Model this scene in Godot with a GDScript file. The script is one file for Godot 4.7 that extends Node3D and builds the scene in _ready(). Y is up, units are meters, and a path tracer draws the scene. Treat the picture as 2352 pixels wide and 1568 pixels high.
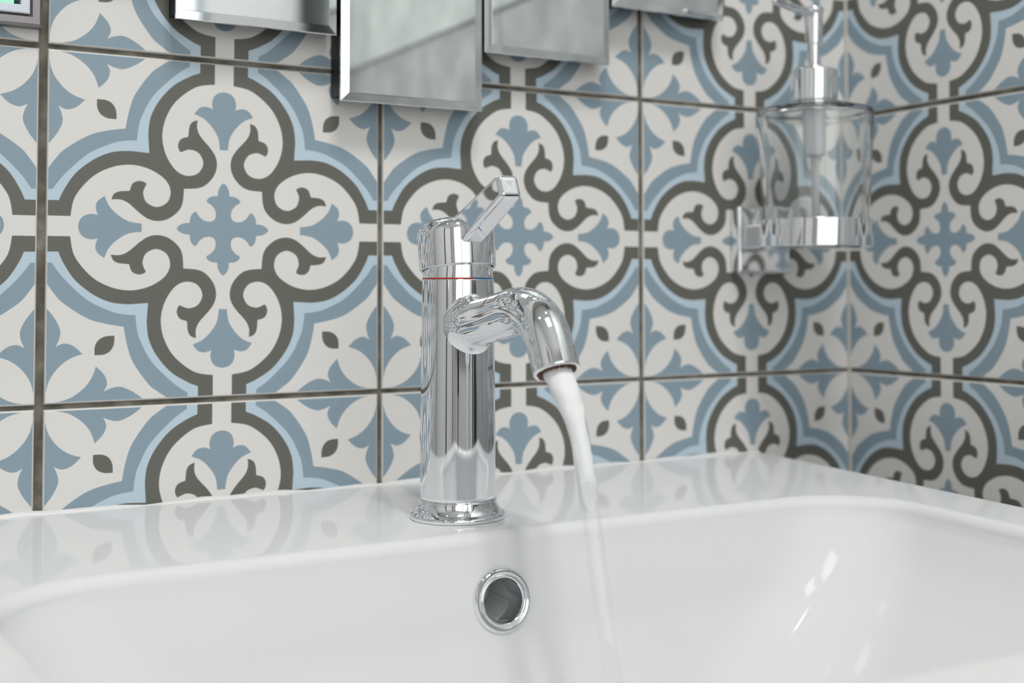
extends Node3D

const OY := 0.92            # height of the tile joint line behind the basin above the floor
const PITCH := 0.2          # tile pitch
const RIM := 0.862          # height of the basin rim
var M := {}
var used := {}


func _ready() -> void:
	# ---------------------------------------------------------------- camera
	var cam := Camera3D.new()
	cam.name = "camera"
	add_child(cam)
	var attributes := CameraAttributesPhysical.new()
	attributes.frustum_near = 0.05
	attributes.frustum_far = 50.0
	attributes.frustum_focal_length = 50.0
	attributes.frustum_focus_distance = 0.665
	attributes.exposure_aperture = 6.6
	cam.attributes = attributes
	var f := 2860.63
	cam.set_frustum(1568.0 / f * 0.05, Vector2(-90.88, -222.48) / f * 0.05, 0.05, 50.0)
	cam.position = Vector3(-0.10475, 0.06411 + OY, 0.73434)
	cam.basis = Basis(Vector3.UP, -0.530718) * Basis(Vector3.RIGHT, 0.035919) * Basis(Vector3.BACK, -0.00227)
	cam.current = true

	# ---------------------------------------------------------------- environment and light
	var around := WorldEnvironment.new()
	around.name = "environment"
	var e := Environment.new()
	e.background_mode = Environment.BG_COLOR
	e.background_color = Color(0, 0, 0)
	e.tonemap_mode = Environment.TONE_MAPPER_LINEAR
	e.tonemap_exposure = 0.55
	e.sdfgi_enabled = true
	e.ssao_enabled = true
	e.ssil_enabled = true
	around.environment = e
	add_child(around)

	make_materials()
	ceiling_lamp(Vector3(0.05, 2.5, 0.88), Vector2(0.36, 0.36), 2.25)
	window_light(Vector3(-0.2, 1.6, 1.9), Vector2(1.5, 1.3), 0.22)
	spot_lamp(Vector3(0.3, 2.5, 0.42), 0.12, "small round ceiling spotlight nearest the tiled corner above the basin")
	spot_lamp(Vector3(-0.65, 2.5, 0.42), 0.12, "small round ceiling spotlight nearest the left wall above the basin")
	make_room()
	make_basin()
	make_faucet()
	make_water()
	make_mirror()
	make_plate()
	make_dispenser()
	make_towel()
	make_tripod()
	make_curtain()


# ==================================================================== helpers
func numbered(called: String) -> String:
	var n: int = used.get(called, -1) + 1
	used[called] = n
	return called if n == 0 else "%s_%03d" % [called, n]


func tag(o: Node, label: String, category: String, group := "") -> void:
	o.set_meta("label", label)
	o.set_meta("category", category)
	if group:
		o.set_meta("group", group)


func thing(called: String, label: String, category: String, at: Vector3, group := "") -> Node3D:
	var o := Node3D.new()
	o.name = numbered(called)
	add_child(o)
	o.position = at
	tag(o, label, category, group)
	return o


func part(called: String, mesh: Mesh, material: Material, parent: Node, at := Vector3.ZERO, turn := Basis.IDENTITY) -> MeshInstance3D:
	var o := MeshInstance3D.new()
	o.name = called
	o.mesh = mesh
	if material:
		o.material_override = material
	o.cast_shadow = GeometryInstance3D.SHADOW_CASTING_SETTING_ON
	parent.add_child(o, true)
	o.transform = Transform3D(turn, at)
	return o


func structure(called: String, mesh: Mesh, material: Material, at := Vector3.ZERO) -> MeshInstance3D:
	var o := part(called, mesh, material, self, at)
	o.set_meta("kind", "structure")
	return o


func box(size: Vector3) -> BoxMesh:
	var b := BoxMesh.new()
	b.size = size
	return b


# A smooth skin over rows of points; every row has the same number of points.
func skin(rows: Array, closed_row := true, cap := false, uvs := false) -> ArrayMesh:
	var n: int = rows[0].size()
	var pts := PackedVector3Array()
	for r in rows:
		pts.append_array(r)
	var index := PackedInt32Array()
	var last := n if closed_row else n - 1
	for i in rows.size() - 1:
		for j in last:
			var a := i * n + j
			var b := i * n + (j + 1) % n
			var c := a + n
			var d := b + n
			index.append_array([a, b, d, a, d, c])
	if cap:
		for end in [0, rows.size() - 1]:
			var mid := Vector3.ZERO
			for p in rows[end]:
				mid += p
			pts.append(mid / n)
			var m := pts.size() - 1
			for j in n:
				var a2: int = end * n + j
				var b2: int = end * n + (j + 1) % n
				index.append_array([m, b2, a2] if end == 0 else [m, a2, b2])
	return finish(pts, index, PackedVector2Array())


func finish(pts: PackedVector3Array, index: PackedInt32Array, uv: PackedVector2Array) -> ArrayMesh:
	var mid := Vector3.ZERO
	for p in pts:
		mid += p
	mid /= pts.size()
	var volume := 0.0
	for k in range(0, index.size(), 3):
		volume += (pts[index[k]] - mid).dot((pts[index[k + 1]] - mid).cross(pts[index[k + 2]] - mid))
	if volume > 0.0:      # counter-clockwise from outside: turn, front faces run clockwise
		for k in range(0, index.size(), 3):
			var s := index[k + 1]
			index[k + 1] = index[k + 2]
			index[k + 2] = s
	var normals := PackedVector3Array()
	normals.resize(pts.size())
	for k in range(0, index.size(), 3):
		var a := pts[index[k]]
		var nn := (pts[index[k + 2]] - a).cross(pts[index[k + 1]] - a)
		for q in 3:
			normals[index[k + q]] += nn
	for k in normals.size():
		normals[k] = normals[k].normalized() if normals[k].length_squared() > 0.0 else Vector3.UP
	var arrays := []
	arrays.resize(Mesh.ARRAY_MAX)
	arrays[Mesh.ARRAY_VERTEX] = pts
	arrays[Mesh.ARRAY_NORMAL] = normals
	arrays[Mesh.ARRAY_INDEX] = index
	if uv.size():
		arrays[Mesh.ARRAY_TEX_UV] = uv
	var m := ArrayMesh.new()
	m.add_surface_from_arrays(Mesh.PRIMITIVE_TRIANGLES, arrays)
	return m


# Profile of (radius, height) turned about the y axis. ring: the profile is itself closed.
func lathe(profile: Array, sides := 96, ring := false) -> ArrayMesh:
	var rows := []
	var prof := profile.duplicate()
	if ring:
		prof.append(profile[0])
	for p in prof:
		var row := PackedVector3Array()
		for k in sides:
			var t := TAU * k / sides
			row.append(Vector3(p.x * sin(t), p.y, p.x * cos(t)))
		rows.append(row)
	return skin(rows)


# Rounds the corners of a profile: each entry is [point, radius].
func rounded(entries: Array, steps := 5) -> Array:
	var out := []
	for i in entries.size():
		var p: Vector2 = entries[i][0]
		var r: float = entries[i][1]
		if r <= 0.0 or i == 0 or i == entries.size() - 1:
			out.append(p)
			continue
		var a: Vector2 = p + (entries[i - 1][0] - p).limit_length(r)
		var b: Vector2 = p + (entries[i + 1][0] - p).limit_length(r)
		for k in steps + 1:
			var t := float(k) / steps
			out.append(a.lerp(p, t).lerp(p.lerp(b, t), t))
	return out


func round_rect(w: float, h: float, r: float, steps := 6) -> Array:
	var out := []
	var centres := [Vector2(w / 2 - r, h / 2 - r), Vector2(-w / 2 + r, h / 2 - r), Vector2(-w / 2 + r, -h / 2 + r), Vector2(w / 2 - r, -h / 2 + r)]
	for c in 4:
		for k in steps + 1:
			var t := PI / 2 * (c + float(k) / steps)
			out.append(centres[c] + Vector2(cos(t), sin(t)) * r)
	return out


# A bar along z with rounded edges all round.
func soft_bar(w: float, h: float, r: float, z0: float, z1: float, w1 := -1.0, h1 := -1.0) -> ArrayMesh:
	var rows := []
	var steps := 6
	var stations := []
	for k in steps + 1:
		var t := PI / 2 * k / steps
		stations.append([z0 + r * (1 - sin(t)), r * (1 - cos(t))])
	stations.reverse()
	stations = []
	for k in steps + 1:
		var t := PI / 2 * k / steps
		stations.append([z0 + r * (1.0 - cos(t)), r * (1.0 - sin(t))])
	for k in steps + 1:
		var t := PI / 2 * k / steps
		stations.append([z1 - r * (1.0 - sin(t)), r * (1.0 - cos(t))])
	for s in stations:
		var t2: float = clampf((s[0] - z0) / (z1 - z0), 0, 1)
		var ww: float = lerpf(w, w1 if w1 > 0 else w, t2) - 2 * s[1]
		var hh: float = lerpf(h, h1 if h1 > 0 else h, t2) - 2 * s[1]
		var row := PackedVector3Array()
		for p in round_rect(ww, hh, maxf(r - s[1], 0.0001)):
			row.append(Vector3(p.x, p.y, s[0]))
		rows.append(row)
	return skin(rows, true, true)


# A tube along a path with a radius at each point.
func tube(path: Array, radii: Array, sides := 48, cap := true) -> ArrayMesh:
	var rows := []
	var side := Vector3.RIGHT
	for i in path.size():
		var along: Vector3 = (path[mini(i + 1, path.size() - 1)] - path[maxi(i - 1, 0)]).normalized()
		side = (side - along * side.dot(along)).normalized()
		var up := along.cross(side)
		var row := PackedVector3Array()
		for k in sides:
			var t := TAU * k / sides
			row.append(path[i] + (side * cos(t) + up * sin(t)) * radii[i])
		rows.append(row)
	return skin(rows, true, cap)


func spline(points: Array, steps := 10) -> Array:
	var out := []
	for i in points.size() - 1:
		var p0 = points[maxi(i - 1, 0)]
		var p1 = points[i]
		var p2 = points[i + 1]
		var p3 = points[mini(i + 2, points.size() - 1)]
		for k in steps:
			var t := float(k) / steps
			out.append(0.5 * ((2 * p1) + (p2 - p0) * t + (2 * p0 - 5 * p1 + 4 * p2 - p3) * t * t + (3 * p1 - p0 - 3 * p2 + p3) * t * t * t))
	out.append(points[-1])
	return out


# ==================================================================== materials
func plain(color: Color, roughness: float, metallic := 0.0, specular := 0.5) -> StandardMaterial3D:
	var m := StandardMaterial3D.new()
	m.albedo_color = color
	m.roughness = roughness
	m.metallic = metallic
	m.metallic_specular = specular
	return m


func mottled(dark: Color, light: Color, roughness: float, frequency: float, scale: float, seed_number: int) -> StandardMaterial3D:
	var m := plain(Color.WHITE, roughness)
	var noise := FastNoiseLite.new()
	noise.seed = seed_number
	noise.frequency = frequency
	noise.fractal_octaves = 5
	var ramp := Gradient.new()
	ramp.set_color(0, dark)
	ramp.set_color(1, light)
	var t := NoiseTexture2D.new()
	t.width = 512
	t.height = 512
	t.seamless = true
	t.noise = noise
	t.color_ramp = ramp
	m.albedo_texture = t
	m.uv1_triplanar = true
	m.uv1_world_triplanar = true
	m.uv1_scale = Vector3.ONE * scale
	return m


func make_materials() -> void:
	M.chrome = plain(Color(0.93, 0.935, 0.945), 0.035, 1.0)
	M.silver = plain(Color(0.56, 0.55, 0.55), 0.42, 1.0)
	M.mirror = plain(Color(0.94, 0.955, 0.955), 0.03, 1.0)
	M.ceramic = plain(Color(0.885, 0.888, 0.892), 0.05, 0.0, 0.13)
	M.corner_seal = plain(Color(0.78, 0.77, 0.74), 0.5)
	M.silicone = plain(Color(0.90, 0.90, 0.90), 0.4)
	M.black = plain(Color(0.03, 0.03, 0.032), 0.5)
	M.seam = plain(Color(0.10, 0.10, 0.105), 0.5)
	M.red = plain(Color(0.72, 0.13, 0.10), 0.35)
	M.blue = plain(Color(0.13, 0.47, 0.78), 0.35)
	M.white_plastic = plain(Color(0.86, 0.89, 0.93), 0.3)
	M.tile_edge = plain(Color(0.86, 0.855, 0.84), 0.35)
	M.tile = plain(Color.WHITE, 0.38, 0.0, 0.45)
	M.tile.albedo_texture = tile_print()
	M.tile.texture_repeat = false
	M.grout = mottled(Color(0.27, 0.255, 0.225), Color(0.56, 0.545, 0.50), 0.9, 0.018, 5.0, 3)
	M.plaster = plain(Color(0.93, 0.93, 0.925), 0.8)
	M.stone = mottled(Color(0.58, 0.59, 0.60), Color(0.80, 0.81, 0.81), 0.45, 0.012, 1.7, 9)
	M.stone_light = mottled(Color(0.74, 0.77, 0.76), Color(0.90, 0.92, 0.91), 0.5, 0.012, 1.7, 21)
	M.floor = mottled(Color(0.45, 0.45, 0.44), Color(0.60, 0.60, 0.58), 0.5, 0.012, 1.5, 5)
	M.door = plain(Color(0.9, 0.9, 0.89), 0.35)
	M.dark_wood = plain(Color(0.06, 0.058, 0.06), 0.35)
	M.towel = mottled(Color(0.62, 0.25, 0.19), Color(0.76, 0.36, 0.28), 0.95, 0.08, 8.0, 2)
	M.cloth = plain(Color(0.93, 0.935, 0.94), 0.9)
	M.scale = mottled(Color(0.10, 0.06, 0.045), Color(0.62, 0.45, 0.36), 0.7, 0.05, 60.0, 12)
	M.glass = plain(Color(0.995, 1.0, 0.998, 0.0), 0.01)
	M.glass.refraction_enabled = true
	M.glass.refraction_scale = 0.05
	M.glass.transparency = BaseMaterial3D.TRANSPARENCY_ALPHA
	M.green_glass = plain(Color(0.62, 0.82, 0.74, 0.0), 0.03)
	M.green_glass.refraction_enabled = true
	M.green_glass.refraction_scale = 0.05
	M.green_glass.transparency = BaseMaterial3D.TRANSPARENCY_ALPHA
	M.water = plain(Color(0.96, 0.97, 0.98, 0.10), 0.02)
	M.water.transparency = BaseMaterial3D.TRANSPARENCY_ALPHA
	M.foam = plain(Color(0.975, 0.98, 0.985), 0.6, 0.0, 0.25)
	M.foam.backlight_enabled = true
	M.foam.backlight = Color(0.5, 0.5, 0.5)
	M.tube = plain(Color(0.92, 0.93, 0.95), 0.3)
	M.tube.backlight_enabled = true
	M.tube.backlight = Color(0.6, 0.6, 0.6)
	M.glow = plain(Color(1, 1, 1), 0.5)
	M.glow.emission_enabled = true
	M.glow.emission = Color(1.0, 0.995, 0.985)
	M.glow.emission_energy_multiplier = 1.2
	M.lamp_glow = M.glow.duplicate()
	M.lamp_glow.emission_energy_multiplier = 12.0
	M.spot_glow = M.glow.duplicate()
	M.spot_glow.emission_energy_multiplier = 40.0


# ==================================================================== the print on the tiles
# One eighth of the print in tile units (a outward along an arm, b sideways); the rest is mirrored.
func tile_print() -> ImageTexture:
	var s := 512
	var reach := 0.976
	var white := Color(0.905, 0.899, 0.888)
	var dark := Color(0.41, 0.41, 0.385)
	var mid := Color(0.560, 0.638, 0.690)
	var light := Color(0.765, 0.84, 0.89)
	var v := func(list: Array) -> Array:
		var out := []
		for k in range(0, list.size(), 2):
			out.append(Vector2(list[k], list[k + 1]))
		return out
	var shapes := []
	shapes.append([mid, [Vector2(1.02, -0.01), Vector2(1.02, 0.262)] + spline(v.call([0.982, 0.312, 0.940, 0.373, 0.892, 0.428, 0.768, 0.512, 0.667, 0.546, 0.565, 0.565])) + v.call([0, 0])])
	shapes.append([light, v.call([1.02, -0.01, 1.02, 0.203]) + spline(v.call([0.953, 0.204, 0.893, 0.287, 0.769, 0.408, 0.643, 0.474, 0.57, 0.494, 0.501, 0.501])) + v.call([0, 0])])
	shapes.append([dark, v.call([1.02, -0.01, 1.02, 0.143]) + spline(v.call([0.919, 0.143, 0.892, 0.205, 0.832, 0.298, 0.738, 0.378, 0.643, 0.424, 0.554, 0.437, 0.49, 0.435, 0.431, 0.431])) + v.call([0, 0])])
	var inside: Array = v.call([1.02, -0.01, 1.02, 0.0565])
	inside += spline(v.call([0.858, 0.0565, 0.833, 0.168, 0.745, 0.279, 0.644, 0.338, 0.542, 0.359, 0.451, 0.346, 0.375, 0.310, 0.325, 0.262, 0.309, 0.204, 0.330, 0.148, 0.388, 0.121, 0.445, 0.147, 0.464, 0.196, 0.457, 0.228, 0.446, 0.250]))
	inside += spline(v.call([0.449, 0.257, 0.468, 0.266, 0.495, 0.267, 0.524, 0.250, 0.538, 0.212]))
	inside += spline(v.call([0.540, 0.209, 0.595, 0.204, 0.625, 0.188, 0.639, 0.158]))
	inside += spline(v.call([0.636, 0.157, 0.590, 0.158, 0.544, 0.138, 0.480, 0.082, 0.430, 0.050, 0.376, 0.041, 0.318, 0.057, 0.265, 0.100, 0.240, 0.150, 0.2325, 0.2325]))
	shapes.append([white, inside + v.call([0, 0])])
	shapes.append([mid, v.call([0.471, -0.01, 0.817, -0.01]) + spline(v.call([0.817, 0, 0.808, 0.035, 0.785, 0.060, 0.752, 0.071, 0.725, 0.070, 0.708, 0.065])) + spline(v.call([0.714, 0.072, 0.723, 0.110, 0.713, 0.145, 0.677, 0.175])) + spline(v.call([0.674, 0.172, 0.652, 0.122, 0.612, 0.078, 0.556, 0.040, 0.510, 0.028, 0.471, 0.024]))])
	shapes.append([mid, v.call([0, 0, 0, -0.01, 0.274, -0.01]) + spline(v.call([0.274, 0, 0.258, 0.018, 0.230, 0.031, 0.197, 0.035])) + spline(v.call([0.197, 0.036, 0.194, 0.065, 0.183, 0.088, 0.167, 0.100, 0.157, 0.095])) + spline(v.call([0.157, 0.095, 0.142, 0.072, 0.118, 0.052, 0.093, 0.045, 0.070, 0.047, 0.055, 0.055]))])
	shapes.append([mid, v.call([1.02, 1.02, 1.02, 0.41]) + spline(v.call([0.982, 0.450, 0.935, 0.512, 0.905, 0.578, 0.910, 0.628, 0.928, 0.671])) + spline(v.call([0.928, 0.671, 0.885, 0.653, 0.835, 0.668, 0.787, 0.712])) + spline(v.call([0.787, 0.714, 0.850, 0.737, 0.905, 0.778, 0.950, 0.838, 0.972, 0.900, 0.982, 0.982]))])
	shapes.append([dark, spline(v.call([0.615, 0.615, 0.664, 0.618, 0.701, 0.638, 0.720, 0.673, 0.722, 0.722]))])
	var red := PackedFloat32Array()
	var green := PackedFloat32Array()
	var blue := PackedFloat32Array()
	for chan in [red, green, blue]:
		chan.resize(s * s)
	red.fill(white.r)
	green.fill(white.g)
	blue.fill(white.b)
	for shape in shapes:
		var edges := []
		for swapped in 2:
			var poly: Array = shape[1]
			for k in poly.size():
				var a: Vector2 = poly[k]
				var b: Vector2 = poly[(k + 1) % poly.size()]
				if swapped:
					a = Vector2(a.y, a.x)
					b = Vector2(b.y, b.x)
				a *= s / reach
				b *= s / reach
				if a.y != b.y:
					edges.append([a, b, swapped] if a.y < b.y else [b, a, swapped])
		var c: Color = shape[0]
		var subs := 4
		for y in s:
			var near := []
			for ed in edges:
				if ed[1].y > y and ed[0].y < y + 1:
					near.append(ed)
			if near.is_empty():
				continue
			var step := PackedFloat32Array()     # differences, summed along the row
			step.resize(s + 2)
			for sub in subs:
				var yy := y + (sub + 0.5) / subs
				for swapped in 2:
					var xs := []
					for ed in near:
						if ed[2] == swapped and ed[0].y <= yy and ed[1].y > yy:
							xs.append(clampf(ed[0].x + (yy - ed[0].y) * (ed[1].x - ed[0].x) / (ed[1].y - ed[0].y), 0.0, s))
					xs.sort()
					for k in range(0, xs.size() - 1, 2):
						for end in 2:
							var x: float = xs[k + end]
							var sign_of := (1.0 if end == 0 else -1.0) / subs
							var cell := int(x)
							var part_of := 1.0 - (x - cell)
							step[cell] += sign_of * part_of
							step[cell + 1] += sign_of * (1.0 - part_of)
			var cover := 0.0
			for x in s:
				cover += step[x]
				if cover > 0.004:
					var w := minf(cover, 1.0)
					var at := y * s + x
					red[at] += (c.r - red[at]) * w
					green[at] += (c.g - green[at]) * w
					blue[at] += (c.b - blue[at]) * w
	var bytes := PackedByteArray()
	bytes.resize(s * s * 3)
	for k in s * s:
		bytes[k * 3] = int(red[k] * 255.0 + 0.5)
		bytes[k * 3 + 1] = int(green[k] * 255.0 + 0.5)
		bytes[k * 3 + 2] = int(blue[k] * 255.0 + 0.5)
	var quarter := Image.create_from_data(s, s, false, Image.FORMAT_RGB8, bytes)
	var whole := Image.create(s * 2, s * 2, false, Image.FORMAT_RGB8)
	var all := Rect2i(0, 0, s, s)
	whole.blit_rect(quarter, all, Vector2i(s, s))
	quarter.flip_x()
	whole.blit_rect(quarter, all, Vector2i(0, s))
	quarter.flip_y()
	whole.blit_rect(quarter, all, Vector2i(0, 0))
	quarter.flip_x()
	whole.blit_rect(quarter, all, Vector2i(s, 0))
	return ImageTexture.create_from_image(whole)


# A tile facing +z with softly bevelled white edges around the printed face.
func tile_mesh() -> ArrayMesh:
	var m := ArrayMesh.new()
	var hw := 0.0976
	var st := SurfaceTool.new()
	st.begin(Mesh.PRIMITIVE_TRIANGLES)
	var c := [Vector2(-1, 1), Vector2(1, 1), Vector2(1, -1), Vector2(-1, -1)]
	for k in [0, 1, 2, 0, 2, 3]:
		st.set_normal(Vector3(0, 0, 1))
		st.set_uv(Vector2(c[k].x * 0.5 + 0.5, 0.5 - c[k].y * 0.5))
		st.add_vertex(Vector3(c[k].x * hw, c[k].y * hw, 0))
	st.set_material(M.tile)
	st.commit(m)
	var s2 := SurfaceTool.new()
	s2.begin(Mesh.PRIMITIVE_TRIANGLES)
	var steps := [[hw, 0.0, 0.25], [hw + 0.0007, -0.00035, 0.7], [hw + 0.001, -0.001, 1.0], [hw + 0.001, -0.008, 1.0]]
	for q in 4:
		var a: Vector2 = c[q]
		var b: Vector2 = c[(q + 1) % 4]
		var out := Vector3(a.x + b.x, a.y + b.y, 0).normalized()
		for k in 3:
			var p0: Array = steps[k]
			var p1: Array = steps[k + 1]
			var v := [Vector3(a.x * p0[0], a.y * p0[0], p0[1]), Vector3(b.x * p0[0], b.y * p0[0], p0[1]), Vector3(b.x * p1[0], b.y * p1[0], p1[1]), Vector3(a.x * p1[0], a.y * p1[0], p1[1])]
			var n0: Vector3 = (out * p0[2] + Vector3(0, 0, 1.0 - p0[2])).normalized()
			var n1: Vector3 = (out * p1[2] + Vector3(0, 0, 1.0 - p1[2])).normalized()
			for i in [0, 2, 1, 0, 3, 2]:
				s2.set_normal(n0 if i < 2 else n1)
				s2.set_uv(Vector2(0, 0))
				s2.add_vertex(v[i])
	s2.set_material(M.tile_edge)
	s2.commit(m)
	return m


# ==================================================================== the room
func make_room() -> void:
	var rng := RandomNumberGenerator.new()
	rng.seed = 77
	var left := -1.3
	var front := 1.9
	var top := 2.5
	structure("floor", box(Vector3(2.3, 0.1, 2.3)), M.floor, Vector3(-0.35, -0.05, 0.95))
	structure("ceiling", box(Vector3(2.3, 0.1, 2.3)), M.plaster, Vector3(-0.35, top + 0.05, 0.95))
	# the wall bodies; their faces are the grout, a little behind the tiles
	var back := structure("wall_back", box(Vector3(2.1, top, 0.1)), M.grout, Vector3(-0.35, top / 2, -0.0514))
	var right := structure("wall_right", box(Vector3(0.1, top, 2.1)), M.grout, Vector3(0.6511, top / 2, 0.95))
	structure("wall_left", box(Vector3(0.1, top, 2.1)), M.plaster, Vector3(left - 0.05, top / 2, 0.95))
	structure("wall_front", box(Vector3(2.1, top, 0.1)), M.plaster, Vector3(-0.35, top / 2, front + 0.05))
	var mesh := tile_mesh()
	var seal := []
	for k in 30:
		seal.append(Vector3(0.5989, top * k / 29.0, 0.0006))
	var seal_r := []
	for k in 30:
		seal_r.append(0.0016)
	structure("trim_1", tube(seal, seal_r, 12), M.corner_seal)
	for col in range(-5, 3):
		for row in range(-3, 4):
			var x: float = (col + 0.5) * PITCH + [0.0008, 0.0002, 0.0008, -0.0009][mini(absi(col), 2) if col >= 0 else 3]
			var y := OY + (row + 0.5) * PITCH
			var p := Vector3(x + rng.randf_range(-0.0003, 0.0003), y + rng.randf_range(-0.0003, 0.0003), rng.randf_range(-0.0002, 0.0002)) - back.position
			part("tile", mesh, null, back, p, Basis.from_euler(Vector3(rng.randf_range(-0.001, 0.001), rng.randf_range(-0.001, 0.001), rng.randf_range(-0.001, 0.001))))
	for col in 1:
		for row in range(-3, 4):
			var p := Vector3(0.5996 + rng.randf_range(-0.0002, 0.0002), OY + (row + 0.5) * PITCH + rng.randf_range(-0.0003, 0.0003), (col + 0.5) * PITCH - 0.0008) - right.position
			part("tile", mesh, null, right, p, Basis(Vector3.UP, -PI / 2))
	# the rest of the right wall: grey stone panels, paler above
	for k in 4:
		part("stone_panel", box(Vector3(0.01, 1.32, 0.422)), M.stone, right, Vector3(0.6045, 0.66, 0.413 + 0.425 * k) - right.position)
		part("stone_panel", box(Vector3(0.01, 1.17, 0.422)), M.stone_light, right, Vector3(0.6045, 1.91, 0.413 + 0.425 * k) - right.position)
	# a door with a dark frame in the left wall
	var door := structure("door_1", box(Vector3(0.03, 2.0, 0.72)), M.door, Vector3(left + 0.016, 1.0, 1.3))
	for sz in [-1, 1]:
		part("door_frame", box(Vector3(0.05, 2.06, 0.06)), M.dark_wood, door, Vector3(0.008, 0.03, sz * 0.39))
	part("door_frame", box(Vector3(0.05, 0.06, 0.84)), M.dark_wood, door, Vector3(0.008, 1.03, 0))
	part("door_handle", soft_bar(0.02, 0.02, 0.006, 0.0, 0.12), M.chrome, door, Vector3(0.06, 0.02, -0.31))
	part("door_handle", soft_bar(0.018, 0.018, 0.006, 0.0, 0.06), M.chrome, door, Vector3(0.005, 0.02, -0.30), Basis(Vector3.UP, PI / 2))


# A frosted window in the wall behind the camera, with daylight behind its pane.
func window_light(at: Vector3, size: Vector2, energy: float) -> void:
	var o := structure("window_1", box(Vector3(size.x, size.y, 0.006)), M.glow, at + Vector3(0, 0, -0.008))
	for s in [-1, 1]:
		part("window_frame", box(Vector3(0.05, size.y + 0.1, 0.03)), M.white_plastic, o, Vector3(s * (size.x / 2 + 0.025), 0, -0.008))
		part("window_frame", box(Vector3(size.x, 0.05, 0.03)), M.white_plastic, o, Vector3(0, s * (size.y / 2 + 0.025), -0.008))
	part("mullion", box(Vector3(0.05, size.y, 0.03)), M.white_plastic, o, Vector3(0, 0, -0.008))
	for s in [-1, 1]:
		var l := AreaLight3D.new()
		l.name = "window_daylight"
		o.add_child(l, true)
		l.area_size = Vector2(size.x / 2 - 0.03, size.y)
		l.light_energy = energy
		l.light_color = Color(0.985, 0.995, 1.0)
		l.area_range = 6.0
		l.shadow_enabled = true
		l.position = Vector3(s * (size.x / 4 + 0.012), 0, -0.03)


func ceiling_lamp(at: Vector3, size: Vector2, energy: float) -> void:
	var o := thing("ceiling_light", "white ceiling lamp with two glowing bars above the basin", "lamp", at)
	part("lamp_body", box(Vector3(size.x + 0.04, 0.03, size.y + 0.04)), M.white_plastic, o, Vector3(0, -0.015, 0))
	for s in [-1, 1]:
		var x: float = s * size.x * 0.3
		part("light_bar", box(Vector3(size.x * 0.34, 0.004, size.y)), M.lamp_glow, o, Vector3(x, -0.032, 0))
		var l := AreaLight3D.new()
		l.name = "bar_light"
		o.add_child(l, true)
		l.area_size = Vector2(size.x * 0.34, size.y)
		l.light_energy = energy / 2
		l.light_color = Color(1.0, 0.995, 0.985)
		l.area_range = 6.0
		l.shadow_enabled = true
		l.position = Vector3(x, -0.037, 0)
		l.rotation_degrees = Vector3(-90, 0, 0)


func spot_lamp(at: Vector3, energy: float, label: String) -> void:
	var o := thing("ceiling_spotlight", label, "lamp", at, "small ceiling spotlights")
	part("trim_ring", lathe([Vector2(0.03, 0), Vector2(0.045, 0), Vector2(0.045, -0.006), Vector2(0.03, -0.008)], 48, true), M.chrome, o)
	part("lamp_disc", lathe([Vector2(0.0, -0.002), Vector2(0.03, -0.002), Vector2(0.03, -0.004), Vector2(0.0, -0.004)], 48), M.spot_glow, o)
	var l := SpotLight3D.new()
	l.name = "spot_light"
	o.add_child(l)
	l.position = Vector3(0, -0.012, 0)
	l.rotation_degrees = Vector3(-90, 0, 0)
	l.light_energy = energy
	l.light_size = 0.03
	l.spot_range = 6.0
	l.spot_attenuation = 2.0
	l.spot_angle = 55.0
	l.light_color = Color(1.0, 0.995, 0.985)
	l.shadow_enabled = true


# ==================================================================== basin
# One closed plan curve: a rectangle (wider at the back) with rounded corners. xs: places along the back side, -1 to 1.
func plan(mid_x: float, half_back: float, half_front: float, z_back: float, z_front: float, r_back: float, r_front: float, y: float, xs: Array) -> PackedVector3Array:
	var row := PackedVector3Array()
	var steps := 10
	r_back = minf(r_back, half_back * 0.8)
	r_front = minf(r_front, minf(half_front, (z_front - z_back) / 2) * 0.8)
	var lim := half_back - r_back
	var inner := minf(0.026, lim * 0.5)
	for k in xs:                                           # along the back, left to right; k is metres from the middle near it, then spreads
		var x: float = signf(k[0]) * lerpf(inner, lim, (absf(k[0]) - 0.14) / 0.86) if k[1] else k[0] / 0.026 * inner
		row.append(Vector3(mid_x + x, y, z_back))
	for k in range(1, steps):
		var t := PI / 2 * k / steps
		row.append(Vector3(mid_x + half_back - r_back + r_back * sin(t), y, z_back + r_back - r_back * cos(t)))
	for k in 21:
		var t := k / 20.0
		row.append(Vector3(mid_x + lerpf(half_back, half_front, t), y, lerpf(z_back + r_back, z_front - r_front, t)))
	for k in range(1, steps):
		var t := PI / 2 * k / steps
		row.append(Vector3(mid_x + half_front - r_front + r_front * cos(t), y, z_front - r_front + r_front * sin(t)))
	for k in 21:
		row.append(Vector3(mid_x + lerpf(half_front - r_front, -half_front + r_front, k / 20.0), y, z_front))
	for k in range(1, steps):
		var t := PI / 2 * k / steps
		row.append(Vector3(mid_x - half_front + r_front - r_front * sin(t), y, z_front - r_front + r_front * cos(t)))
	for k in 21:
		var t := k / 20.0
		row.append(Vector3(mid_x - lerpf(half_front, half_back, t), y, lerpf(z_front - r_front, z_back + r_back, t)))
	for k in range(1, steps):
		var t := PI / 2 * k / steps
		row.append(Vector3(mid_x - half_back + r_back - r_back * cos(t), y, z_back + r_back - r_back * sin(t)))
	return row


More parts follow.
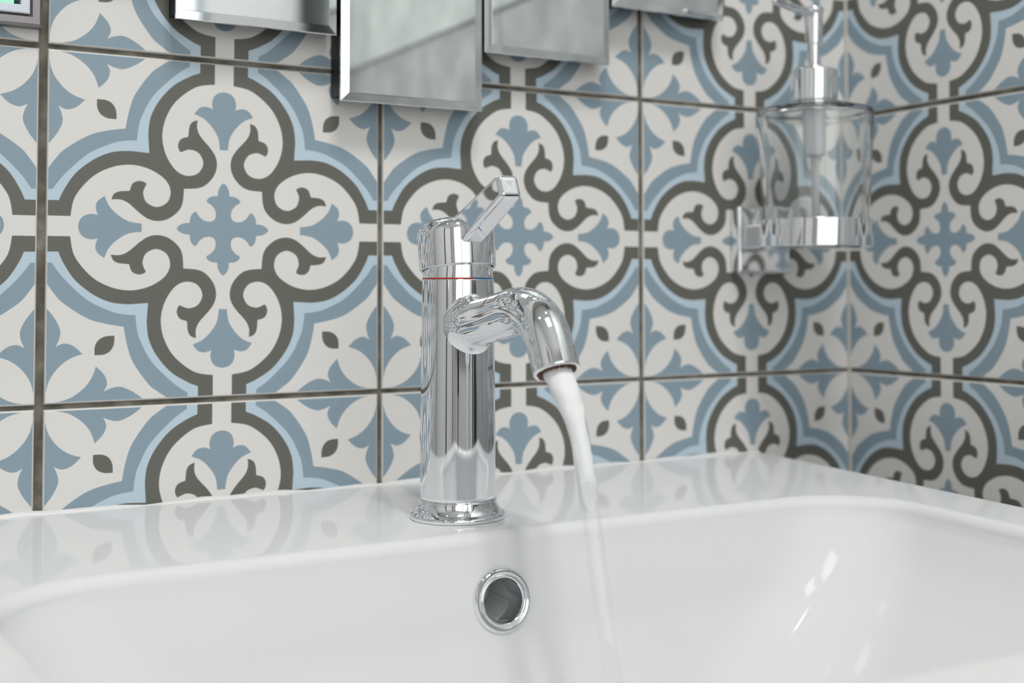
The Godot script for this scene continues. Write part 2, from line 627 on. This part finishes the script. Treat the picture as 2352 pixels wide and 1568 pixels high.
func curve_at(table: Array, d: float) -> float:
	for k in table.size() - 1:
		if d <= table[k + 1][0]:
			var p0: Vector2 = Vector2(table[maxi(k - 1, 0)][0], table[maxi(k - 1, 0)][1])
			var p1 := Vector2(table[k][0], table[k][1])
			var p2 := Vector2(table[k + 1][0], table[k + 1][1])
			var p3 := Vector2(table[mini(k + 2, table.size() - 1)][0], table[mini(k + 2, table.size() - 1)][1])
			var m1 := (p2.y - p0.y) / maxf(p2.x - p0.x, 1e-6)
			var m2 := (p3.y - p1.y) / maxf(p3.x - p1.x, 1e-6)
			var h := p2.x - p1.x
			var t := (d - p1.x) / h
			return (2 * t * t * t - 3 * t * t + 1) * p1.y + (t * t * t - 2 * t * t + t) * h * m1 + (-2 * t * t * t + 3 * t * t) * p2.y + (t * t * t - t * t) * h * m2
	return table[-1][1]


func make_basin() -> void:
	var o := thing("basin", "white glazed ceramic wash basin against the patterned tile wall", "basin", Vector3(0.193, RIM - 0.16, 0.0))
	var cy := 0.16       # rim above the thing's base
	# places along the back side: spread far out, dense around the overflow
	var xs := []
	for k in 14:
		xs.append([-1.0 + k / 14.0 * 0.86, true])
	for k in 53:
		xs.append([-0.026 + k * 0.001, false])
	for k in 14:
		xs.append([0.14 + (k + 1) / 14.0 * 0.86, true])
	var rows := []
	var ring := func(y: float, inset: float) -> PackedVector3Array:
		return plan(0.0, 0.314 - inset, 0.268 - inset, 0.0012 + inset, 0.475 - inset, 0.006 + inset * 0.2, 0.05, y, xs)
	# underside to rim
	rows.append(plan(0, 0.05, 0.05, 0.18, 0.26, 0.02, 0.02, cy - 0.158, xs))
	rows.append(plan(0, 0.16, 0.14, 0.07, 0.36, 0.03, 0.05, cy - 0.150, xs))
	rows.append(ring.call(cy - 0.075, 0.03))
	rows.append(ring.call(cy - 0.068, 0.004))
	rows.append(ring.call(cy - 0.060, 0.0))
	rows.append(ring.call(cy - 0.0045, 0.0))
	for k in range(1, 7):
		var t := PI / 2 * k / 6
		rows.append(ring.call(cy - 0.0035 * (1 - sin(t)), 0.0035 * (1 - cos(t))))
	rows.append(ring.call(cy + 0.0002, 0.008))
	# bowl: inset of the sides and of the back with depth
	var side := [[0.0065, 0.0065], [0.012, 0.0085], [0.032, 0.0205], [0.055, 0.042], [0.085, 0.080], [0.1, 0.108], [0.112, 0.147], [0.12, 0.19]]
	var rear := [[0.0065, 0.0065], [0.012, 0.0076], [0.032, 0.0125], [0.055, 0.0185], [0.085, 0.0335], [0.1, 0.05], [0.112, 0.074], [0.12, 0.108]]
	var bowl := func(y: float, ex: float, ez: float, r: float) -> PackedVector3Array:
		return plan(0.0, 0.245 - ex, 0.231 - ex, 0.169 + ez, 0.449 - ez * 1.0, r, r, y, xs)
	rows.append(bowl.call(cy, -0.004, -0.004, 0.052))
	for k in 9:
		var t := PI / 2 * k / 8
		rows.append(bowl.call(cy - 0.0065 * (1.0 - cos(t)), 0.0065 * sin(t), 0.0065 * sin(t), 0.050))
	var depths := []
	for k in 48:
		depths.append(0.0075 + k * 0.001)
	for k in 27:
		depths.append(0.056 + k * 0.0024)
	for d in depths:
		rows.append(bowl.call(cy - d, curve_at(side, d), curve_at(rear, d), 0.050 + 0.2 * maxf(d - 0.0065, 0.0)))
	rows[-1] = bowl.call(cy - 0.1205, 0.19, 0.108, 0.03)
	rows.append(bowl.call(cy - 0.122, 0.22, 0.128, 0.008))
	# the overflow passage behind its ring
	var hole := Vector3(-0.0025, cy - 0.0325, 0.1815)
	for r in rows.size():
		if rows[r][40].y < cy - 0.014 and rows[r][40].z > 0.17:
			for k in rows[r].size():
				var p: Vector3 = rows[r][k]
				if p.z < 0.2 and Vector2(p.x - hole.x, p.y - hole.y).length() < 0.0122:
					rows[r][k] = Vector3(p.x, p.y, p.z - 0.035)
	part("bowl", skin(rows, true, true), M.ceramic, o)
	# chrome ring of the overflow
	var prof := rounded([[Vector2(0.0103, -0.012), 0], [Vector2(0.0103, 0.0008), 0.0012], [Vector2(0.0118, 0.0026), 0.0012], [Vector2(0.0128, 0.0016), 0.0004], [Vector2(0.0138, 0.0024), 0.001], [Vector2(0.0158, 0.0016), 0.0016], [Vector2(0.0164, -0.0015), 0], [Vector2(0.0125, -0.004), 0]], 5)
	var tilt := Basis(Vector3.RIGHT, PI / 2 - 0.17)
	var flange := part("overflow_ring", lathe(prof, 72, true), M.chrome, o, hole + Vector3(0, 0, 0.0005), tilt)
	flange.set_meta("label", "chrome overflow ring")
	# sealant along the wall
	var bead := []
	for k in 40:
		bead.append(Vector3(-0.312 + 0.624 * k / 39.0, cy - 0.0015 + 0.0006 * sin(k * 2.1), 0.0018 + 0.0004 * sin(k * 1.3)))
	var radii := []
	for k in 40:
		radii.append(0.0030 + 0.0006 * sin(k * 0.9 + 1.0))
	part("sealant", tube(bead, radii, 12), M.silicone, o)


# ==================================================================== faucet
func make_faucet() -> void:
	var o := thing("faucet", "chrome single lever basin mixer tap with running water", "faucet", Vector3(0.1928, RIM + 0.0002, 0.1273))
	part("base_flange", lathe(rounded([[Vector2(0.0, 0.0), 0], [Vector2(0.0255, 0.0), 0.0003], [Vector2(0.0257, 0.0022), 0.001], [Vector2(0.0235, 0.0036), 0.0012], [Vector2(0.0212, 0.0068), 0.002], [Vector2(0.0208, 0.0098), 0.0006], [Vector2(0.0202, 0.0103), 0.0003], [Vector2(0.0, 0.0103), 0]], 6)), M.chrome, o)
	part("body", lathe(rounded([[Vector2(0.0, 0.0100), 0], [Vector2(0.0197, 0.0100), 0.0002], [Vector2(0.0199, 0.0108), 0.0003], [Vector2(0.0202, 0.0118), 0.0004], [Vector2(0.0202, 0.04), 0], [Vector2(0.0194, 0.1272), 0.0003], [Vector2(0.019, 0.1276), 0.0002], [Vector2(0.0, 0.1276), 0]], 5), 128), M.chrome, o)
	# two-coloured ring: red towards the left, blue towards the right
	for half in 2:
		var rows := []
		for p in [Vector2(0.0150, 0.1274), Vector2(0.0192, 0.1274), Vector2(0.01925, 0.1281), Vector2(0.0150, 0.1281)]:
			var row := PackedVector3Array()
			for k in 49:
				var t := PI * k / 48.0 + (0.0 if half == 1 else PI)
				row.append(Vector3(p.x * sin(t), p.y, p.x * cos(t)))
			rows.append(row)
		rows.append(rows[0])
		var mark := part("temperature_mark", skin(rows, false), M.red if half == 0 else M.blue, o)
		mark.set_meta("label", "thin red hot water line" if half == 0 else "thin blue cold water line")
	part("collar", lathe(rounded([[Vector2(0.0, 0.1278), 0], [Vector2(0.0190, 0.1280), 0.0003], [Vector2(0.0187, 0.1330), 0], [Vector2(0.0170, 0.1420), 0.001], [Vector2(0.0, 0.1425), 0]], 5)), M.chrome, o)
	# handle: cap and lever, lifted open
	var handle := Node3D.new()
	handle.name = "handle"
	o.add_child(handle)
	handle.transform = Transform3D(Basis(Vector3.RIGHT, -0.15), Vector3(0, 0.1330, 0.0))
	part("cap", lathe(rounded([[Vector2(0.0186, 0.0030), 0], [Vector2(0.0192, -0.0003), 0.0006], [Vector2(0.0205, -0.0003), 0.0008], [Vector2(0.0209, 0.008), 0], [Vector2(0.0209, 0.0235), 0.0055], [Vector2(0.0120, 0.0272), 0.005], [Vector2(0.0, 0.0276), 0]], 8), 128), M.chrome, handle)
	part("lever", soft_bar(0.0142, 0.0190, 0.0026, 0.0, 0.0650, 0.0122, 0.0130), M.chrome, handle, Vector3(0, 0.0150, 0.0015), Basis(Vector3.RIGHT, -0.262))
	# spout: a filleted root on the body, then a tube that bends down
	var rows2 := []
	var sides := 72
	var body_r := 0.0196
	var r0 := 0.0122
	var r1 := 0.0172
	var path := spline([Vector3(0, 0.1050, 0.0265), Vector3(0, 0.1070, 0.040), Vector3(0, 0.1095, 0.055), Vector3(0, 0.1115, 0.0685), Vector3(0, 0.1102, 0.0810), Vector3(0, 0.1040, 0.0920), Vector3(0, 0.0945, 0.0990), Vector3(0, 0.0840, 0.1043)], 10)
	var root: Vector3 = path[0]
	for step in 13:
		var t := step / 12.0
		var row := PackedVector3Array()
		for k in sides:
			var a := TAU * k / sides
			var mid_y := 0.1033
			var p0 := Vector3(r1 * cos(a), mid_y + r1 * sin(a), sqrt(body_r * body_r - pow(r1 * cos(a), 2)) - 0.0003)
			var p1 := Vector3(r0 * cos(a), mid_y + r0 * sin(a), sqrt(body_r * body_r - pow(r0 * cos(a), 2)) + 0.0004)
			var p2 := Vector3(r0 * cos(a), root.y + r0 * sin(a), root.z)
			row.append(p0.lerp(p1, t).lerp(p1.lerp(p2, t), t))
		rows2.append(row)
	for i in range(1, path.size()):
		var along: Vector3 = (path[mini(i + 1, path.size() - 1)] - path[i - 1]).normalized()
		var up := Vector3(0, along.z, -along.y)
		var rad := lerpf(r0, 0.0113, minf(1.0, i / 45.0))
		var row := PackedVector3Array()
		for k in sides:
			var a := TAU * k / sides
			row.append(path[i] + (Vector3.RIGHT * cos(a) + up * sin(a)) * rad)
		rows2.append(row)
	var tip: Vector3 = path[-1]
	var down: Vector3 = (path[-1] - path[-3]).normalized()
	var up2 := Vector3(0, down.z, -down.y)
	for q in [[0.0112, 0.0004], [0.0108, 0.0009], [0.0102, 0.0010], [0.0092, 0.0008], [0.0089, 0.0003], [0.0088, -0.006], [0.0, -0.006]]:
		var row := PackedVector3Array()
		for k in sides:
			var a := TAU * k / sides
			row.append(tip + down * q[1] + (Vector3.RIGHT * cos(a) + up2 * sin(a)) * q[0])
		rows2.append(row)
	part("spout", skin(rows2), M.chrome, o)
	# crust of lime and rust inside the mouth
	var rng := RandomNumberGenerator.new()
	rng.seed = 5
	var crust := []
	for q in [[0.0091, -0.003], [0.0092, 0.0010], [0.0082, 0.0017], [0.0070, 0.0010], [0.0064, -0.004]]:
		var row := PackedVector3Array()
		for k in 64:
			var a := TAU * k / 64
			var jag := rng.randf_range(-0.0012, 0.0010)
			row.append(tip + down * (q[1] + jag * 0.8) + (Vector3.RIGHT * cos(a) + up2 * sin(a)) * minf(q[0] + jag, 0.0094))
		crust.append(row)
	part("aerator", skin(crust), M.scale, o).set_meta("label", "brown limescale crust in the spout mouth")


func make_water() -> void:
	var base := Vector3(0.1928, RIM - 0.1205, 0.1273)
	var o := thing("water_stream", "stream of water running from the tap spout into the basin", "water", base)
	var lift := 0.1205
	var noise := FastNoiseLite.new()
	noise.seed = 4
	noise.frequency = 1.0
	var line := spline([Vector3(0, 0.0872, 0.1027), Vector3(0, 0.0830, 0.1050), Vector3(0, 0.0790, 0.1088), Vector3(0, 0.0690, 0.1166), Vector3(0, 0.0559, 0.1238), Vector3(0, 0.0371, 0.1303), Vector3(0, 0.0, 0.1400), Vector3(0, -0.0468, 0.1520), Vector3(0, -0.1203, 0.1680)], 14)
	var foam := []
	var clear := []
	for p in line:
		var h: float = p.y
		var r := curve_at([[-0.13, 0.0042], [0.0, 0.0040], [0.040, 0.0041], [0.056, 0.0043], [0.066, 0.0053], [0.0735, 0.0064], [0.080, 0.0067], [0.09, 0.0067]], h)
		var rowf := PackedVector3Array()
		var rowc := PackedVector3Array()
		for k in 32:
			var a := TAU * k / 32
			var side := Vector3(cos(a), sin(a) * 0.25, sin(a))
			var wob := 1.0 + 0.13 * noise.get_noise_3d(cos(a) * 1.2, h * 90.0, sin(a) * 1.2)
			if h > 0.0225:
				var core := r * wob * smoothstep(0.0225, 0.034, h + 0.004 * sin(a * 2.0 + 0.6))
				rowf.append(p + side * maxf(core, 0.0002) + Vector3(0, lift, 0))
			if h < 0.041:
				var wide := r * (1.0 + 0.05 * noise.get_noise_3d(cos(a) * 1.1 + 7.0, h * 55.0, sin(a) * 1.1)) * 1.03 * (1.0 - 0.5 * smoothstep(0.034, 0.041, h))
				rowc.append(p + side * wide + Vector3(0, lift, 0))
		if rowf.size():
			foam.append(rowf)
		if rowc.size():
			clear.append(rowc)
	part("aerated_flow", skin(foam, true, true), M.foam, o).set_meta("label", "white bubbly upper part of the stream")
	part("clear_flow", skin(clear, true, true), M.water, o).set_meta("label", "clear lower part of the stream")


# ==================================================================== mirror
func make_mirror() -> void:
	var o := thing("wall_mirror", "wall mirror with black sides and stepped silver glass panels above the tap", "mirror", Vector3(0.2145, OY + 0.18, 0.0))
	var strips := [[-0.0322, 0.259], [0.0674, 0.2190], [0.1668, 0.1795], [0.2655, 0.2185], [0.3648, 0.2598]]
	for s in strips:
		var x0: float = s[0] - 0.2145
		var y0: float = s[1] - 0.18
		var h: float = 0.62 - 2.0 * s[1] - y0 + 0.24
		h = maxf(h, 0.25)
		var w := 0.0968
		part("backing", box(Vector3(w - 0.0008, h - 0.0076, 0.0160)), M.black, o, Vector3(x0 + w / 2, y0 + h / 2, 0.0082))
		# bevelled glass
		var rows := []
		for q in [[0.0, 0.0163], [0.0, 0.0178], [0.0003, 0.0181], [0.0050, 0.0187], [0.0053, 0.01875]]:
			var row := PackedVector3Array()
			for c in [Vector2(0, 0), Vector2(1, 0), Vector2(1, 1), Vector2(0, 1)]:
				row.append(Vector3(x0 + lerpf(q[0], w - q[0], c.x), y0 + lerpf(q[0], h - q[0], c.y), q[1]))
			rows.append(row)
		part("mirror_strip", facets(rows), M.mirror, o)


# Flat-shaded skin with flat ends: for bevelled boxes.
func facets(rows: Array) -> ArrayMesh:
	var st := SurfaceTool.new()
	st.begin(Mesh.PRIMITIVE_TRIANGLES)
	st.set_smooth_group(-1)
	var n: int = rows[0].size()
	for i in rows.size() - 1:
		for j in n:
			var a: Vector3 = rows[i][j]
			var b: Vector3 = rows[i][(j + 1) % n]
			var c: Vector3 = rows[i + 1][(j + 1) % n]
			var d: Vector3 = rows[i + 1][j]
			for p in [a, c, b, a, d, c]:
				st.add_vertex(p)
	for k in range(1, n - 1):
		for p in [rows[0][0], rows[0][k], rows[0][k + 1]]:
			st.add_vertex(p)
		for p in [rows[-1][0], rows[-1][k + 1], rows[-1][k]]:
			st.add_vertex(p)
	st.generate_normals()
	return st.commit()


# ==================================================================== wall plate
func frame_mesh(half: float, width: float, z0: float, z1: float, bevel: float) -> ArrayMesh:
	var rows := []
	for q in [[half, z0], [half, z1 - bevel], [half - bevel, z1], [half - width + bevel, z1], [half - width, z1 - bevel], [half - width, z0], [half, z0]]:
		var row := PackedVector3Array()
		for c in [Vector2(-1, -1), Vector2(1, -1), Vector2(1, 1), Vector2(-1, 1)]:
			row.append(Vector3(c.x * q[0], c.y * q[0], q[1]))
		rows.append(row)
	var st := SurfaceTool.new()
	st.begin(Mesh.PRIMITIVE_TRIANGLES)
	st.set_smooth_group(-1)
	for i in rows.size() - 1:
		for j in 4:
			var a: Vector3 = rows[i][j]
			var b: Vector3 = rows[i][(j + 1) % 4]
			var c: Vector3 = rows[i + 1][(j + 1) % 4]
			var d: Vector3 = rows[i + 1][j]
			for p in [a, c, b, a, d, c]:
				st.add_vertex(p)
	st.generate_normals()
	return st.commit()


func make_plate() -> void:
	var o := thing("wall_socket", "square silver framed wall socket cover beside the left tile joint", "socket", Vector3(-0.0435, OY + 0.2498, 0.0))
	part("outer_frame", frame_mesh(0.0415, 0.0064, 0.0002, 0.0085, 0.0014), M.silver, o)
	part("inner_frame", frame_mesh(0.0350, 0.0048, 0.0002, 0.0092, 0.0006), M.white_plastic, o)
	part("insert", box(Vector3(0.0600, 0.0600, 0.003)), M.silver, o, Vector3(0, 0, 0.0022))
	part("cover_glass", facets([PackedVector3Array([Vector3(-0.0300, -0.0300, 0.004), Vector3(0.0300, -0.0300, 0.004), Vector3(0.0300, 0.0300, 0.004), Vector3(-0.0300, 0.0300, 0.004)]), PackedVector3Array([Vector3(-0.0278, -0.0278, 0.0085), Vector3(0.0278, -0.0278, 0.0085), Vector3(0.0278, 0.0278, 0.0085), Vector3(-0.0278, 0.0278, 0.0085)])]), M.green_glass, o)


# ==================================================================== soap dispenser and its holder
func make_dispenser() -> void:
	var axis_z := 0.066
	var y := OY + 0.0935
	var b := thing("dispenser_holder", "chrome square wall bracket with ring holding the soap dispenser", "bracket", Vector3(0.5055, y, 0.0))
	part("wall_plate", soft_bar(0.050, 0.050, 0.0025, 0.0004, 0.011), M.chrome, b, Vector3(0, 0.007, 0))
	part("arm", soft_bar(0.024, 0.0185, 0.002, 0.009, 0.0305), M.chrome, b, Vector3(0, 0.0098, 0))
	part("ring", lathe(rounded([[Vector2(0.0372, 0.0), 0], [Vector2(0.0396, 0.0), 0.0006], [Vector2(0.0396, 0.0195), 0.0006], [Vector2(0.0372, 0.0195), 0.0006], [Vector2(0.0372, 0.003), 0.0004], [Vector2(0.032, 0.003), 0.0004], [Vector2(0.032, 0.0), 0.0004], [Vector2(0.0372, 0.0), 0]], 3), 96), M.chrome, b, Vector3(0, 0, axis_z))
	var o := thing("soap_dispenser", "clear glass soap dispenser with chrome pump in the wall bracket", "dispenser", Vector3(0.5055, y + 0.0031, axis_z))
	part("bottle", lathe(rounded([[Vector2(0.0, 0.0), 0], [Vector2(0.0352, 0.0), 0.0015], [Vector2(0.0366, 0.012), 0], [Vector2(0.0372, 0.020), 0], [Vector2(0.0415, 0.0945), 0.0022], [Vector2(0.0160, 0.1010), 0.003], [Vector2(0.0150, 0.104), 0.0005], [Vector2(0.0120, 0.104), 0.0005], [Vector2(0.0120, 0.098), 0.002], [Vector2(0.0378, 0.0920), 0.003], [Vector2(0.0330, 0.014), 0.003], [Vector2(0.0, 0.0125), 0]], 5), 96), M.glass, o)
	part("cap", lathe(rounded([[Vector2(0.0, 0.1005), 0], [Vector2(0.0165, 0.1005), 0.0004], [Vector2(0.0165, 0.1235), 0.0012], [Vector2(0.0085, 0.1240), 0.0005], [Vector2(0.0075, 0.1262), 0.0006], [Vector2(0.0, 0.1262), 0]], 4), 72), M.chrome, o)
	part("pump_stem", lathe([Vector2(0.0, 0.126), Vector2(0.0047, 0.126), Vector2(0.0047, 0.149), Vector2(0.0, 0.149)], 40), M.chrome, o)
	var head := part("pump_head", lathe(rounded([[Vector2(0.0, 0.1420), 0], [Vector2(0.0060, 0.1420), 0.0006], [Vector2(0.0066, 0.1640), 0.0008], [Vector2(0.0074, 0.1660), 0.0008], [Vector2(0.0070, 0.1685), 0.001], [Vector2(0.0, 0.1690), 0]], 4), 48), M.chrome, o)
	part("nozzle", soft_bar(0.0085, 0.0058, 0.0022, 0.0, 0.041, 0.0055, 0.0036), M.chrome, head, Vector3(-0.002, 0.1630, 0.001), Basis(Vector3.UP, -PI / 2 + 0.1) * Basis(Vector3.RIGHT, -0.12))
	part("plunger", lathe(rounded([[Vector2(0.0, 0.099), 0], [Vector2(0.0080, 0.099), 0.0004], [Vector2(0.0075, 0.062), 0.002], [Vector2(0.0, 0.060), 0]], 4), 40), M.tube, o)
	part("dip_tube", lathe([Vector2(0.0, 0.062), Vector2(0.0028, 0.062), Vector2(0.0028, 0.018), Vector2(0.0, 0.018)], 24), M.tube, o)


# ==================================================================== dark things outside the frame that the chrome mirrors
func make_towel() -> void:
	var o := thing("towel", "black towel on a rail, a dark streak mirrored in the tap", "towel", Vector3(0.5995, 0.28, 0.86))
	part("rail", tube([Vector3(-0.05, 0.72, -0.10), Vector3(-0.05, 0.72, 0.10)], [0.008, 0.008], 20), M.black, o)
	for sz in [-1, 1]:
		part("rail_bracket", tube([Vector3(-0.001, 0.72, sz * 0.09), Vector3(-0.05, 0.72, sz * 0.09)], [0.009, 0.009], 20), M.black, o)
	var rows := []
	for k in 25:
		var t := k / 24.0
		var row := PackedVector3Array()
		for q in 41:
			var u := q / 40.0
			var fold := 0.003 * sin(u * 14.0) * smoothstep(0.0, 0.3, absf(t - 0.5) * 2.0)
			var arc := clampf((t - 0.46) / 0.08, 0.0, 1.0) * PI
			var yy := 0.72 + 0.0105 * sin(arc) - (absf(t - 0.5) - 0.04) * 1.3 * float(absf(t - 0.5) > 0.04)
			row.append(Vector3(-0.05 + 0.0105 * cos(arc) + fold, yy, lerpf(-0.07, 0.07, u)))
		rows.append(row)
	part("cloth", skin(rows, false), M.black, o)


func make_tripod() -> void:
	var o := thing("tripod", "black camera tripod standing before the basin, mirrored as a dark line in the tap", "tripod", Vector3(-0.15, 0.0, 0.84))
	part("column", tube([Vector3(0, 0.35, 0), Vector3(0, 0.88, 0)], [0.014, 0.014], 24), M.black, o)
	part("hub", tube([Vector3(0, 0.60, 0), Vector3(0, 0.67, 0)], [0.035, 0.035], 24), M.black, o)
	part("head", soft_bar(0.05, 0.05, 0.008, 0.0, 0.06), M.black, o, Vector3(0, 0.875, 0), Basis(Vector3.RIGHT, -PI / 2))
	for k in 3:
		var a := TAU * k / 3.0 + 0.5
		part("leg", tube([Vector3(sin(a) * 0.03, 0.64, cos(a) * 0.03), Vector3(sin(a) * 0.32, 0.006, cos(a) * 0.32)], [0.013, 0.010], 16), M.black, o)


# ==================================================================== white curtain further along the right wall, outside the frame
func make_curtain() -> void:
	var o := thing("curtain", "white pleated curtain, mirrored in the wall mirror panels", "curtain", Vector3(0.53, 0.3, 1.42))
	var rows := []
	for k in 3:
		var row := PackedVector3Array()
		for q in 121:
			var u := q / 120.0
			row.append(Vector3(0.014 * sin(u * 62.0), 1.95 * k / 2.0, lerpf(-0.24, 0.24, u)))
		rows.append(row)
	part("cloth", skin(rows, false), M.cloth, o)
	part("rail", tube([Vector3(0, 1.96, -0.28), Vector3(0, 1.96, 0.28)], [0.009, 0.009], 20), M.chrome, o)
	for sz in [-1, 1]:
		part("rail_bracket", tube([Vector3(0.064, 1.96, sz * 0.27), Vector3(0, 1.96, sz * 0.27)], [0.01, 0.01], 20), M.chrome, o)
